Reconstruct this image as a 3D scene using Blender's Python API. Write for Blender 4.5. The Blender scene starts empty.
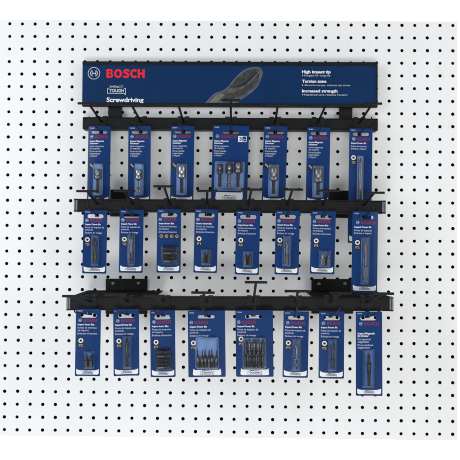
import bpy, bmesh, math, random
from mathutils import Vector, Matrix

random.seed(7)
scene = bpy.context.scene
COL = scene.collection
S = 0.0254            # one inch; lengths below are inches (peg pitch = 1 inch)
Z0 = 2.80             # height of the pegboard centre above the floor, metres
F = 531.0             # focal length in photo pixels (460 wide)
W3 = (-0.0161, 0.0085, 0.0071)
T3 = Vector((-0.0673, -0.2329, 41.6861))


def W(x, d, z):
    """inches right of centre, out of the board, up -> world"""
    return Vector((x * S, -d * S, z * S + Z0))


# ------------------------------------------------------------------ camera
def rotmat(w):
    rx = Matrix.Rotation(w[0], 3, 'X'); ry = Matrix.Rotation(w[1], 3, 'Y'); rz = Matrix.Rotation(w[2], 3, 'Z')
    return rz @ ry @ rx


R3 = rotmat(W3)
EYE = -(R3.transposed() @ T3)              # (right, down, away) inches


def conv(v):
    return Vector((v[0], v[2], -v[1]))


cam_d = bpy.data.cameras.new('camera'); cam = bpy.data.objects.new('camera', cam_d); COL.objects.link(cam)
cam_d.sensor_width = 36.0
cam_d.lens = F / 460.0 * 36.0
cam_d.clip_start = 0.02
cam_d.clip_end = 100.0
r_, d_, f_ = conv(R3[0]), conv(R3[1]), conv(R3[2])
M = Matrix((r_, -d_, -f_)).transposed().to_4x4()
M.translation = W(EYE[0], -EYE[2], -EYE[1])
cam.matrix_world = M
scene.camera = cam


def at(px, py, d):
    """where the sight line of a photo pixel meets the plane d inches out of the board -> (x, z) inches"""
    ray = R3.transposed() @ Vector(((px - 230.0) / F, (py - 230.0) / F, 1.0))
    t = (-d - EYE[2]) / ray[2]
    p = EYE + ray * t
    return p[0], -p[1]


def k_at(d):
    return (-d - EYE[2]) / F        # inches per photo pixel at that depth


# ------------------------------------------------------------------ world, lights, exposure
world = bpy.data.worlds.new('World'); scene.world = world; world.use_nodes = True
bg = world.node_tree.nodes['Background']
bg.inputs[0].default_value = (0.93, 0.97, 1.0, 1)
bg.inputs[1].default_value = 0.35
scene.view_settings.view_transform = 'Standard'
scene.view_settings.look = 'None'
scene.view_settings.exposure = 0.18
scene.view_settings.gamma = 1.0
scene.cycles.filter_width = 2.0


def area(name, pos, aim, sx, sy, power, color):
    l = bpy.data.lights.new(name, 'AREA'); l.shape = 'RECTANGLE'; l.size = sx * S; l.size_y = sy * S
    l.energy = power; l.color = color
    o = bpy.data.objects.new(name, l); COL.objects.link(o)
    p, a = W(*pos), W(*aim)
    o.location = p
    o.rotation_euler = (a - p).to_track_quat('-Z', 'Y').to_euler()
    return o


area('softbox_left', (-58, 46, 14), (-6, 0, 3), 30, 50, 13.5, (0.86, 0.93, 1.0))
area('softbox_right', (58, 46, 12), (6, 0, 2), 30, 50, 8.2, (1.0, 0.985, 0.955))
area('front_fill', (-4, 124, -78), (0, 0, 22), 90, 38, 52, (1.0, 0.99, 0.98))  # added low fill lamp, lifts the board tone between the cards
area('backdrop_fill_upper', (0, -4, 9), (0, -30, 24), 26, 10, 34, (1, 1, 1))  # added lamp hidden behind the board, burns the backdrop out to white
area('backdrop_fill_lower', (0, -4, -9), (0, -30, -24), 26, 10, 34, (1, 1, 1))  # second hidden helper lamp, whitens the lower backdrop


# ------------------------------------------------------------------ materials
def lin(c):
    c = c / 255.0
    return c / 12.92 if c <= 0.04045 else ((c + 0.055) / 1.055) ** 2.4


def rgb(r, g, b):
    return (lin(r), lin(g), lin(b), 1.0)


def material(name, color, rough=0.5, metal=0.0, spec=0.5, vary=0.06, scale=60.0, bump=0.0, bump_scale=400.0, coat=0.0):
    m = bpy.data.materials.new(name); m.use_nodes = True
    nt = m.node_tree; b = nt.nodes['Principled BSDF']
    b.inputs['Roughness'].default_value = rough
    b.inputs['Metallic'].default_value = metal
    b.inputs['Specular IOR Level'].default_value = spec
    b.inputs['Coat Weight'].default_value = coat
    b.inputs['Coat Roughness'].default_value = 0.18
    tc = nt.nodes.new('ShaderNodeTexCoord')
    n = nt.nodes.new('ShaderNodeTexNoise'); n.inputs['Scale'].default_value = scale; n.inputs['Detail'].default_value = 5
    nt.links.new(tc.outputs['Object'], n.inputs['Vector'])
    mr = nt.nodes.new('ShaderNodeMapRange')
    mr.inputs['From Min'].default_value = 0.3; mr.inputs['From Max'].default_value = 0.7
    mr.inputs['To Min'].default_value = 1.0 - vary; mr.inputs['To Max'].default_value = 1.0 + vary
    nt.links.new(n.outputs['Fac'], mr.inputs['Value'])
    mx = nt.nodes.new('ShaderNodeMix'); mx.data_type = 'RGBA'; mx.blend_type = 'MULTIPLY'
    mx.inputs[0].default_value = 1.0
    mx.inputs[6].default_value = color
    nt.links.new(mr.outputs['Result'], mx.inputs[7])
    nt.links.new(mx.outputs[2], b.inputs['Base Color'])
    if bump > 0:
        n2 = nt.nodes.new('ShaderNodeTexNoise'); n2.inputs['Scale'].default_value = bump_scale; n2.inputs['Detail'].default_value = 4
        nt.links.new(tc.outputs['Object'], n2.inputs['Vector'])
        bp = nt.nodes.new('ShaderNodeBump'); bp.inputs['Strength'].default_value = bump; bp.inputs['Distance'].default_value = 0.001
        nt.links.new(n2.outputs['Fac'], bp.inputs['Height'])
        nt.links.new(bp.outputs['Normal'], b.inputs['Normal'])
    return m


def pegboard_material():
    m = material('white painted hardboard', (0.80, 0.80, 0.80, 1), 0.42, 0, 0.35, 0.018, 9, 0.25, 700)
    nt = m.node_tree; b = nt.nodes['Principled BSDF']
    src = b.inputs['Base Color'].links[0].from_socket
    tc = next(n for n in nt.nodes if n.type == 'TEX_COORD')
    # faint scuffs and grime specks
    mp = nt.nodes.new('ShaderNodeMapping'); mp.inputs['Scale'].default_value = (14, 14, 5); mp.inputs['Rotation'].default_value = (0, 0.5, 0)
    nt.links.new(tc.outputs['Object'], mp.inputs['Vector'])
    n = nt.nodes.new('ShaderNodeTexNoise'); n.inputs['Scale'].default_value = 3; n.inputs['Detail'].default_value = 9; n.inputs['Roughness'].default_value = 0.72
    nt.links.new(mp.outputs['Vector'], n.inputs['Vector'])
    cr = nt.nodes.new('ShaderNodeMapRange'); cr.inputs['From Min'].default_value = 0.57; cr.inputs['From Max'].default_value = 0.78
    cr.inputs['To Min'].default_value = 0.0; cr.inputs['To Max'].default_value = 0.5
    nt.links.new(n.outputs['Fac'], cr.inputs['Value'])
    mx = nt.nodes.new('ShaderNodeMix'); mx.data_type = 'RGBA'
    nt.links.new(cr.outputs['Result'], mx.inputs[0])
    nt.links.new(src, mx.inputs[6]); mx.inputs[7].default_value = (0.60, 0.58, 0.55, 1)
    nt.links.new(mx.outputs[2], b.inputs['Base Color'])
    return m


def blister_material():
    m = bpy.data.materials.new('clear blister plastic'); m.use_nodes = True
    nt = m.node_tree; nt.nodes.remove(nt.nodes['Principled BSDF'])
    out = nt.nodes['Material Output']
    tr = nt.nodes.new('ShaderNodeBsdfTransparent'); tr.inputs[0].default_value = (0.95, 0.97, 1.0, 1)
    gl = nt.nodes.new('ShaderNodeBsdfGlossy'); gl.inputs['Roughness'].default_value = 0.12
    tc = nt.nodes.new('ShaderNodeTexCoord')
    n = nt.nodes.new('ShaderNodeTexNoise'); n.inputs['Scale'].default_value = 45
    nt.links.new(tc.outputs['Object'], n.inputs['Vector'])
    bp = nt.nodes.new('ShaderNodeBump'); bp.inputs['Strength'].default_value = 0.2; bp.inputs['Distance'].default_value = 0.002
    nt.links.new(n.outputs['Fac'], bp.inputs['Height'])
    nt.links.new(bp.outputs['Normal'], gl.inputs['Normal'])
    fr = nt.nodes.new('ShaderNodeFresnel'); fr.inputs['IOR'].default_value = 1.55
    nt.links.new(bp.outputs['Normal'], fr.inputs['Normal'])
    mx = nt.nodes.new('ShaderNodeMixShader')
    nt.links.new(fr.outputs[0], mx.inputs[0]); nt.links.new(tr.outputs[0], mx.inputs[1]); nt.links.new(gl.outputs[0], mx.inputs[2])
    nt.links.new(mx.outputs[0], out.inputs['Surface'])
    return m


M_BOARD = pegboard_material()
M_CORE = material('brown hardboard core', (0.045, 0.028, 0.022, 1), 0.9, 0, 0.1, 0.3, 90)
M_BACK = material('dark back panel', (0.006, 0.005, 0.005, 1), 0.95, 0, 0.0, 0.2)
M_DROP = material('white seamless paper', (0.88, 0.88, 0.88, 1), 0.9, 0, 0.1, 0.01)
M_BLACK = material('black powder coat', (0.0075, 0.0075, 0.0080, 1), 0.5, 0, 0.18, 0.2, 40, 0.35, 900)
M_WIRE = material('black coated wire', (0.007, 0.007, 0.0075, 1), 0.42, 0, 0.22, 0.15, 60)
M_CLIP = material('black moulded plastic', (0.008, 0.008, 0.009, 1), 0.40, 0, 0.25, 0.15, 60)
M_ALU = material('dull grey metal end', (0.19, 0.205, 0.225, 1), 0.45, 0.5, 0.4, 0.12, 120)
M_SCREW = material('grey screw steel', (0.30, 0.30, 0.31, 1), 0.4, 0.8, 0.5, 0.1)
M_HEAD = material('header navy print', rgb(11, 44, 84), 0.45, 0, 0.12, 0.05, 25)
M_CARD = material('glossy blue card print', rgb(17, 52, 104), 0.30, 0, 0.17, 0.09, 18)
M_CARDB = material('grey card back', (0.35, 0.34, 0.33, 1), 0.8, 0, 0.2, 0.05)
M_PALE = material('pale blue print', rgb(126, 160, 212), 0.4, 0, 0.3, 0.08, 80)
M_MID = material('mid blue print', rgb(78, 116, 176), 0.4, 0, 0.2, 0.08, 80)
M_FLANGE = material('matt black plate', (0.0045, 0.0045, 0.005, 1), 0.8, 0, 0.06, 0.25, 50, 0.4, 700)
M_WHITE = material('white ink', (0.74, 0.75, 0.76, 1), 0.45, 0, 0.3, 0.03)
M_DIMW = material('thin white ink', (0.42, 0.47, 0.58, 1), 0.45, 0, 0.3, 0.1, 200)
M_RED = material('red logo ink', rgb(226, 28, 40), 0.45, 0, 0.3, 0.03)
M_DRED = material('deep red logo ink', rgb(128, 32, 60), 0.45, 0, 0.3, 0.1, 120)
M_DARK = material('dark print', (0.012, 0.013, 0.018, 1), 0.45, 0, 0.3, 0.1)
M_TAN = material('warm grey print', (0.34, 0.31, 0.29, 1), 0.5, 0, 0.3, 0.12, 150)
M_LGREY = material('light grey print', (0.50, 0.51, 0.53, 1), 0.5, 0, 0.3, 0.12, 150)
M_ART = material('bit picture grey', rgb(78, 78, 77), 0.45, 0, 0.25, 0.5, 130)
M_ARTD = material('bit picture dark grey', rgb(57, 57, 58), 0.45, 0, 0.25, 0.45, 150)
M_ARTL = material('bit picture glow edge', rgb(82, 94, 124), 0.45, 0, 0.25, 0.12, 60)
M_ARTM = material('bit picture light facet', rgb(108, 107, 100), 0.45, 0, 0.25, 0.30, 70)
M_STEEL = material('dark phosphated steel', (0.075, 0.071, 0.069, 1), 0.42, 0.8, 0.5, 0.25, 150)
M_BRIGHT = material('bright nickel steel', (0.36, 0.36, 0.375, 1), 0.30, 1.0, 0.5, 0.12, 150)
M_GREY = material('satin grey steel', (0.20, 0.20, 0.21, 1), 0.40, 0.95, 0.5, 0.2, 150)
M_BLISTER = blister_material()


# ------------------------------------------------------------------ object helpers
class MB:
    """collects polygons with material indices, links them as one mesh"""
    def __init__(self):
        self.bm = bmesh.new(); self.mats = []

    def mi(self, m):
        if m not in self.mats:
            self.mats.append(m)
        return self.mats.index(m)

    def face(self, pts, m, smooth=False):
        vs = [self.bm.verts.new(p) for p in pts]
        try:
            f = self.bm.faces.new(vs)
        except ValueError:
            return
        f.material_index = self.mi(m); f.smooth = smooth

    def prism(self, pts, y0, y1, m, side=None, back=None):
        """pts (x,z) outline; y0 front (towards the viewer), y1 back"""
        n = len(pts)
        self.face([(x, y0, z) for x, z in pts], m)
        self.face([(x, y1, z) for x, z in reversed(pts)], back or m)
        for i in range(n):
            a, b = pts[i], pts[(i + 1) % n]
            self.face([(a[0], y0, a[1]), (a[0], y1, a[1]), (b[0], y1, b[1]), (b[0], y0, b[1])], side or m)

    def box(self, x0, x1, y0, y1, z0, z1, m, bevel=0.0):
        b2 = bmesh.new()
        r = bmesh.ops.create_cube(b2, size=1.0)
        for v in b2.verts:
            v.co = Vector(((x0 + x1) / 2 + v.co.x * (x1 - x0), (y0 + y1) / 2 + v.co.y * (y1 - y0), (z0 + z1) / 2 + v.co.z * (z1 - z0)))
        if bevel > 0:
            bmesh.ops.bevel(b2, geom=b2.edges[:], offset=bevel, segments=2, profile=0.5, affect='EDGES')
        self.join(b2, m)

    def join(self, b2, m, smooth=False):
        mp = {}
        for v in b2.verts:
            mp[v] = self.bm.verts.new(v.co)
        for f in b2.faces:
            nf = self.bm.faces.new([mp[v] for v in f.verts]); nf.material_index = self.mi(m); nf.smooth = smooth
        b2.free()

    def tube(self, pts, r, m, n=10, caps=True):
        rings = []
        for i, p in enumerate(pts):
            p = Vector(p)
            a = Vector(pts[max(i - 1, 0)]); b = Vector(pts[min(i + 1, len(pts) - 1)])
            t = (b - a).normalized()
            u = t.cross(Vector((0, 0, 1)))
            if u.length < 1e-4:
                u = t.cross(Vector((1, 0, 0)))
            u.normalize(); w = u.cross(t)
            rr = r[i] if isinstance(r, (list, tuple)) else r
            rings.append([self.bm.verts.new(p + (u * math.cos(2 * math.pi * j / n) + w * math.sin(2 * math.pi * j / n)) * rr) for j in range(n)])
        k = self.mi(m)
        for a, b in zip(rings[:-1], rings[1:]):
            for j in range(n):
                f = self.bm.faces.new([a[j], a[(j + 1) % n], b[(j + 1) % n], b[j]]); f.material_index = k; f.smooth = True
        if caps:
            for rg in (list(reversed(rings[0])), rings[-1]):
                f = self.bm.faces.new(rg); f.material_index = k

    def build(self, name, parent=None, loc=None, scale=S):
        bmesh.ops.recalc_face_normals(self.bm, faces=[f for f in self.bm.faces if not f.tag]) if getattr(self, 'fix', True) else None
        for v in self.bm.verts:
            v.co *= scale
        me = bpy.data.meshes.new(name); self.bm.to_mesh(me); self.bm.free()
        for m in self.mats:
            me.materials.append(m)
        o = bpy.data.objects.new(name, me); COL.objects.link(o)
        if parent:
            o.parent = parent
        if loc is not None:
            o.location = loc
        return o


def tag(o, label, cat, group=None):
    o['label'] = label; o['category'] = cat
    if group:
        o['group'] = group
    return o


def empty(name, loc, label, cat, group=None):
    o = bpy.data.objects.new(name, None); COL.objects.link(o)
    o.location = loc; o.empty_display_size = 0.02
    return tag(o, label, cat, group)


# text as flat polygons ------------------------------------------------
_tc = {}


def glyphs(txt, bold):
    """outline mesh of a line of text, cap height 1, starts at x 0"""
    key = (txt, bold)
    if key in _tc:
        return _tc[key]

    def raw(t):
        cu = bpy.data.curves.new('t', 'FONT'); cu.body = t; cu.size = 1.0; cu.offset = bold; cu.resolution_u = 3; cu.fill_mode = 'BOTH'
        o = bpy.data.objects.new('t', cu); COL.objects.link(o)
        dg = bpy.context.evaluated_depsgraph_get()
        me = bpy.data.meshes.new_from_object(o.evaluated_get(dg))
        vs = [tuple(v.co) for v in me.vertices]; fs = [tuple(p.vertices) for p in me.polygons]
        bpy.data.objects.remove(o); bpy.data.curves.remove(cu); bpy.data.meshes.remove(me)
        return vs, fs
    if ('H', bold) not in _tc and txt != 'H':
        glyphs('H', bold)
    vs, fs = raw(txt)
    if txt == 'H':
        h = max(v[1] for v in vs) - min(v[1] for v in vs)
        _tc[('cap', bold)] = (h, min(v[1] for v in vs))
    h, b0 = _tc[('cap', bold)]
    x0 = min(v[0] for v in vs)
    vs = [((v[0] - x0) / h, (v[1] - b0) / h) for v in vs]
    _tc[key] = (vs, fs)
    return _tc[key]


def put_text(mb, txt, x, z, cap, y, m, width=None, bold=0.02):
    """x left, z baseline, cap height, y plane (local units)"""
    vs, fs = glyphs(txt, bold)
    wn = max(v[0] for v in vs)
    sx = (width / wn) if width else cap
    k = mb.mi(m)
    nv = [mb.bm.verts.new((x + v[0] * sx, y, z + v[1] * cap)) for v in vs]
    for f in fs:
        try:
            nf = mb.bm.faces.new([nv[i] for i in f])
        except ValueError:
            continue
        nf.material_index = k
        nf.normal_update()
        if nf.normal.y > 0:
            nf.normal_flip()


def flat(mb, pts, y, m):
    """polygon facing the viewer"""
    a = sum(pts[i][0] * pts[(i + 1) % len(pts)][1] - pts[(i + 1) % len(pts)][0] * pts[i][1] for i in range(len(pts)))
    if a < 0:
        pts = pts[::-1]
    mb.face([(x, y, z) for x, z in pts], m)


def ring(mb, cx, cz, r0, r1, y, m, a0=0, a1=360, n=28):
    for i in range(n):
        a = math.radians(a0 + (a1 - a0) * i / n); b = math.radians(a0 + (a1 - a0) * (i + 1) / n)
        flat(mb, [(cx + r0 * math.cos(a), cz + r0 * math.sin(a)), (cx + r1 * math.cos(a), cz + r1 * math.sin(a)),
                  (cx + r1 * math.cos(b), cz + r1 * math.sin(b)), (cx + r0 * math.cos(b), cz + r0 * math.sin(b))], y, m)


def disk(cx, cz, r, n=20, rz=None):
    return [(cx + r * math.cos(2 * math.pi * i / n), cz + (rz or r) * math.sin(2 * math.pi * i / n)) for i in range(n)]


def rrect(x0, x1, z0, z1, r, n=4):
    pts = []
    for cx, cz, a in ((x1 - r, z1 - r, 0), (x0 + r, z1 - r, 90), (x0 + r, z0 + r, 180), (x1 - r, z0 + r, 270)):
        for i in range(n + 1):
            t = math.radians(a + 90 * i / n)
            pts.append((cx + r * math.cos(t), cz + r * math.sin(t)))
    return pts


def frame(mb, x0, x1, z0, z1, t, y, m):
    flat(mb, [(x0, z0), (x1, z0), (x1, z0 + t), (x0, z0 + t)], y, m)
    flat(mb, [(x0, z1 - t), (x1, z1 - t), (x1, z1), (x0, z1)], y, m)
    flat(mb, [(x0, z0 + t), (x0 + t, z0 + t), (x0 + t, z1 - t), (x0, z1 - t)], y, m)
    flat(mb, [(x1 - t, z0 + t), (x1, z0 + t), (x1, z1 - t), (x1 - t, z1 - t)], y, m)


def emblem(mb, cx, cz, r, y, m, t=0.13):
    """armature in a circle"""
    ring(mb, cx, cz, r * (1 - t), r, y, m)
    q = r * 0.62
    for s in (0, 180):
        ring(mb, cx, cz, q * (1 - 1.5 * t), q, y, m, s - 58, s + 58, 12)
    bx = q * 0.50; bz = q * 0.84; w = r * t * 0.55
    for s in (-1, 1):
        flat(mb, [(cx + s * bx - w, cz - bz), (cx + s * bx + w, cz - bz), (cx + s * bx + w, cz + bz), (cx + s * bx - w, cz + bz)], y, m)
    flat(mb, [(cx - bx + w, cz - w * 1.3), (cx + bx - w, cz - w * 1.3), (cx + bx - w, cz + w * 1.3), (cx - bx + w, cz + w * 1.3)], y, m)


def tough_badge(mb, x0, x1, z0, z1, y, m, bold=0.03):
    """IMPACT over an open box with TOUGH"""
    h = z1 - z0; w = x1 - x0; t = h * 0.07
    zt = z0 + h * 0.60
    put_text(mb, 'IMPACT', x0 + w * 0.14, z0 + h * 0.68, h * 0.28, y, m, w * 0.72, bold)
    put_text(mb, 'TOUGH', x0 + w * 0.11, z0 + h * 0.17, h * 0.38, y, m, w * 0.78, bold + 0.02)
    flat(mb, [(x0, z0), (x1 - w * 0.08, z0), (x1 - w * 0.08, z0 + t), (x0, z0 + t)], y, m)
    flat(mb, [(x0, z0 + t), (x0 + t, z0 + t), (x0 + t, zt + h * 0.08), (x0, zt + h * 0.08)], y, m)
    flat(mb, [(x0 + t, zt + h * 0.08 - t), (x0 + w * 0.10, zt + h * 0.08 - t), (x0 + w * 0.10, zt + h * 0.08), (x0 + t, zt + h * 0.08)], y, m)
    flat(mb, [(x1 - t, z0 - h * 0.16), (x1, z0 - h * 0.16), (x1, zt + h * 0.08), (x1 - t, zt + h * 0.08)], y, m)
    flat(mb, [(x1 - w * 0.10, zt + h * 0.08 - t), (x1 - t, zt + h * 0.08 - t), (x1 - t, zt + h * 0.08), (x1 - w * 0.10, zt + h * 0.08)], y, m)
    flat(mb, [(x1 - w * 0.08, z0 + t), (x1 - w * 0.08, z0), (x1 - t, z0 - h * 0.16), (x1 - t, z0 - h * 0.04)], y, m)


def fill_loops(loops):
    cu = bpy.data.curves.new('t', 'CURVE'); cu.dimensions = '2D'; cu.fill_mode = 'BOTH'
    for lp in loops:
        sp = cu.splines.new('POLY'); sp.points.add(len(lp) - 1); sp.use_cyclic_u = True
        for q, (a, b) in zip(sp.points, lp):
            q.co = (a, b, 0, 1)
    o = bpy.data.objects.new('t', cu); COL.objects.link(o)
    me = bpy.data.meshes.new_from_object(o.evaluated_get(bpy.context.evaluated_depsgraph_get()))
    r = [tuple(v.co)[:2] for v in me.vertices], [tuple(p.vertices) for p in me.polygons]
    bpy.data.objects.remove(o); bpy.data.curves.remove(cu); bpy.data.meshes.remove(me)
    return r


def _arc(cx, cz, rx, rz, a0, a1, n=12):
    return [(cx + rx * math.cos(math.radians(a0 + (a1 - a0) * i / n)), cz + rz * math.sin(math.radians(a0 + (a1 - a0) * i / n))) for i in range(n + 1)]


def _ribbon(c, w):
    n = len(c); L, Rr = [], []
    for i in range(n):
        a = Vector(c[max(i - 1, 0)]); b = Vector(c[min(i + 1, n - 1)])
        t = (b - a).normalized(); nn = Vector((-t.y, t.x)) * w / 2
        L.append(tuple(Vector(c[i]) + nn)); Rr.append(tuple(Vector(c[i]) - nn))
    return L + Rr[::-1]


_logo = []


def logo_word(mb, x, z, cap, y, m, width):
    if not _logo:
        W_ = 0.245
        B = [[(0, 0), (0, 1), (.44, 1)] + _arc(.46, .745, .25, .255, 85, -62, 10) + _arc(.47, .275, .29, .275, 62, -90, 12),
             [(.25, .605), (.25, .80), (.44, .80)] + _arc(.44, .7025, .075, .0975, 80, -80, 6) + [(.44, .605)],
             [(.25, .20), (.25, .42), (.46, .42)] + _arc(.46, .31, .085, .11, 80, -80, 6) + [(.46, .20)]]
        O = [_arc(.46, .5, .46, .52, 0, 350, 35), _arc(.46, .5, .205, .29, 0, 350, 35)]
        Sc = [(.70, .77), (.60, .855), (.46, .897), (.32, .885), (.20, .82), (.165, .72), (.21, .625), (.34, .555), (.48, .50), (.585, .42), (.60, .31), (.545, .185), (.42, .115), (.28, .10), (.13, .14), (.03, .22)]

        def sm(p):
            out = []
            for i in range(len(p) - 1):
                p0, p1, p2, p3 = p[max(i - 1, 0)], p[i], p[i + 1], p[min(i + 2, len(p) - 1)]
                for q in range(3):
                    t = q / 3
                    out.append(tuple(.5 * (2 * p1[a] + (p2[a] - p0[a]) * t + (2 * p0[a] - 5 * p1[a] + 4 * p2[a] - p3[a]) * t * t + (3 * p1[a] - p0[a] - 3 * p2[a] + p3[a]) * t ** 3) for a in (0, 1)))
            return out + [p[-1]]
        Sl = [_ribbon(sm(Sc), W_)]
        C = [_ribbon(_arc(.45, .5, .33, .395, 42, 318, 26), W_)]
        Hh = [[(0, 0), (.26, 0), (.26, .385), (.54, .385), (.54, 0), (.8, 0), (.8, 1), (.54, 1), (.54, .615), (.26, .615), (.26, 1), (0, 1)]]
        xo = 0
        for lps, w in ((B, .80), (O, .95), (Sl, .76), (C, .78), (Hh, .80)):
            vs, fs = fill_loops(lps)
            _logo.append(([(a + xo, b) for a, b in vs], fs)); xo += w + .07
        _logo.append(xo - .07)
    k = mb.mi(m); sx = width / _logo[-1]
    for vs, fs in _logo[:-1]:
        nv = [mb.bm.verts.new((x + a * sx, y, z + b * cap)) for a, b in vs]
        for f in fs:
            nf = mb.bm.faces.new([nv[i] for i in f]); nf.material_index = k; nf.normal_update()
            if nf.normal.y > 0:
                nf.normal_flip()


# ------------------------------------------------------------------ setting: white backdrop
mb = MB()
prof = [(-22.0, 150.0), (-22.0, -95.0)]
for i in range(1, 9):
    a = math.radians(90 * i / 8)
    prof.append((-22 + 15 * (1 - math.cos(a)), -95 - 15 * math.sin(a)))
prof.append((150.0, -110.0))
for (d0, z0), (d1, z1) in zip(prof[:-1], prof[1:]):
    mb.face([(-140, -d0, z0), (140, -d0, z0), (140, -d1, z1), (-140, -d1, z1)], M_DROP, True)
bd = mb.build('backdrop', None, W(0, 0, 0)); bd['kind'] = 'structure'
FLOOR = -110.0

# ------------------------------------------------------------------ pegboard
pb = empty('pegboard', W(0, 0, FLOOR), 'large white pegboard full of black holes behind the whole display', 'pegboard')
NC, NR = 36, 33
xs = [-17.5 - 0.97] + [-17.5 + i + 0.5 for i in range(NC - 1)] + [17.5 + 0.37]
zs = [16 + 0.33] + [16 - j - 0.5 for j in range(NR - 1)] + [-16 - 0.48]
BX0, BX1, BZ1, BZ0 = xs[0], xs[-1], zs[0], zs[-1]
mb = MB(); n = 16; rad = 0.128
dirs = [(math.cos(2 * math.pi * q / n), math.sin(2 * math.pi * q / n)) for q in range(n)]
sq = [(c / max(abs(c), abs(s)), s / max(abs(c), abs(s))) for c, s in dirs]
ib, ic = mb.mi(M_BOARD), mb.mi(M_CORE)
cache = {}


def bv(x, y, z):
    key = (round(x, 4), round(y, 4), round(z, 4))
    if key not in cache:
        cache[key] = mb.bm.verts.new((x, y, z))
    return cache[key]


for i in range(NC):
    for j in range(NR):
        cx, cz = -17.5 + i, 16.0 - j
        hr = rad * random.uniform(0.95, 1.05)
        jx, jz = random.uniform(-.012, .012), random.uniform(-.012, .012)
        inner, bevl, rear, outer = [], [], [], []
        for (c, s), (u, v) in zip(dirs, sq):
            ox = cx + (u * (xs[i + 1] - cx) if u > 0 else -u * (xs[i] - cx))
            oz = cz + (v * (zs[j] - cz) if v > 0 else -v * (zs[j + 1] - cz))
            outer.append(bv(ox, 0, oz))
            inner.append(mb.bm.verts.new((cx + jx + c * (hr + 0.018), 0, cz + jz + s * (hr + 0.018))))
            bevl.append(mb.bm.verts.new((cx + jx + c * hr, 0.02, cz + jz + s * hr)))
            rear.append(mb.bm.verts.new((cx + jx + c * hr, 0.23, cz + jz + s * hr)))
        for q in range(n):
            p = (q + 1) % n
            f = mb.bm.faces.new([outer[q], outer[p], inner[p], inner[q]]); f.material_index = ib
            f = mb.bm.faces.new([inner[q], inner[p], bevl[p], bevl[q]]); f.material_index = ib
            f = mb.bm.faces.new([bevl[q], bevl[p], rear[p], rear[q]]); f.material_index = ic
for (a, b) in (((BX0, BZ0), (BX1, BZ0)), ((BX1, BZ0), (BX1, BZ1)), ((BX1, BZ1), (BX0, BZ1)), ((BX0, BZ1), (BX0, BZ0))):
    mb.face([(a[0], 0, a[1]), (b[0], 0, b[1]), (b[0], 0.23, b[1]), (a[0], 0.23, a[1])], M_BOARD)
mb.fix = False
o = mb.build('perforated_panel', pb, (0, 0, -FLOOR * S))
mb = MB()
mb.box(BX0 + 0.05, BX1 - 0.05, 0.42, 0.62, BZ0 + 0.05, BZ1 - 0.05, M_BACK)
for (x0, x1, z0, z1) in ((BX0 + .03, BX1 - .03, BZ1 - .2, BZ1 - .02), (BX0 + .03, BX1 - .03, BZ0 + .02, BZ0 + .2),
                         (BX0 + .03, BX0 + .3, BZ0 + .2, BZ1 - .2), (BX1 - .2, BX1 - .03, BZ0 + .2, BZ1 - .2)):
    mb.box(x0, x1, 0.23, 0.42, z0, z1, M_BACK)
mb.build('back_panel', pb, (0, 0, -FLOOR * S))
for s in (-1, 1):
    for q in (-10, 10):
        mb = MB()
        mb.box(s * 12 - .9, s * 12 + .9, 0.62, 21.9, q - .9, q + .9, M_DROP, 0.05)
        mb.build('wall_arm', pb, (0, 0, -FLOOR * S))

# ------------------------------------------------------------------ header sign
DH = 0.72
hx0, hz1 = at(82.6, 61.2, DH); hx1, hz1b = at(377.6, 62.4, DH)
_, hz0 = at(82.6, 106.4, DH); _, hz0b = at(377.6, 107.2, DH)
hang = math.atan2(((hz1b - hz1) + (hz0b - hz0)) / 2, hx1 - hx0)
hcx, hcz = (hx0 + hx1) / 2, (hz1 + hz1b + hz0 + hz0b) / 4
hw, hh = (hx1 - hx0), ((hz1 - hz0) + (hz1b - hz0b)) / 2
hs = empty('header_sign', W(hcx, 0, hcz), 'long navy blue header sign with red logo lettering above the top rail', 'sign')
hs.rotation_euler = (0, -hang, 0)


def H(px, py):
    x, z = at(px, py, DH)
    x -= hcx; z -= hcz
    c, s = math.cos(-hang), math.sin(-hang)
    return (x * c - z * s, x * s + z * c)


kh = k_at(DH)
tb, bb = 3.6 * kh, 3.3 * kh
mb = MB()
mb.box(-hw / 2, hw / 2 - 0.1, -DH, -DH + 0.25, -hh / 2 + bb, hh / 2 - tb, M_HEAD)
yp = -DH - 0.006
# picture of a bit tip
ol = [(205.2, 103.0), (214.2, 93.6), (220.6, 91.4), (227.1, 87.4), (233.5, 79.8), (240.2, 72.8), (246.8, 68.8), (253.6, 67.0), (259.8, 67.8),
      (262.6, 71.8), (261.8, 76.6), (258.5, 85.0), (252.6, 91.6), (244.5, 97.4), (239.8, 100.4), (238.2, 103.0)]
cxp, cyp = 234, 88


def shrink(p, d):
    v = Vector((p[0] - cxp, p[1] - cyp)); L = v.length
    v *= (L - d) / L
    return (cxp + v.x, min(cyp + v.y, 103.0))


def smooth(pts, k=4):
    out = []
    n_ = len(pts)
    for i in range(n_ - 1):
        p0, p1, p2, p3 = pts[max(i - 1, 0)], pts[i], pts[i + 1], pts[min(i + 2, n_ - 1)]
        for q in range(k):
            t = q / k
            out.append(tuple(0.5 * ((2 * p1[a]) + (-p0[a] + p2[a]) * t + (2 * p0[a] - 5 * p1[a] + 4 * p2[a] - p3[a]) * t * t + (-p0[a] + 3 * p1[a] - 3 * p2[a] + p3[a]) * t ** 3) for a in (0, 1)))
    out.append(pts[-1])
    return out


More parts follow.
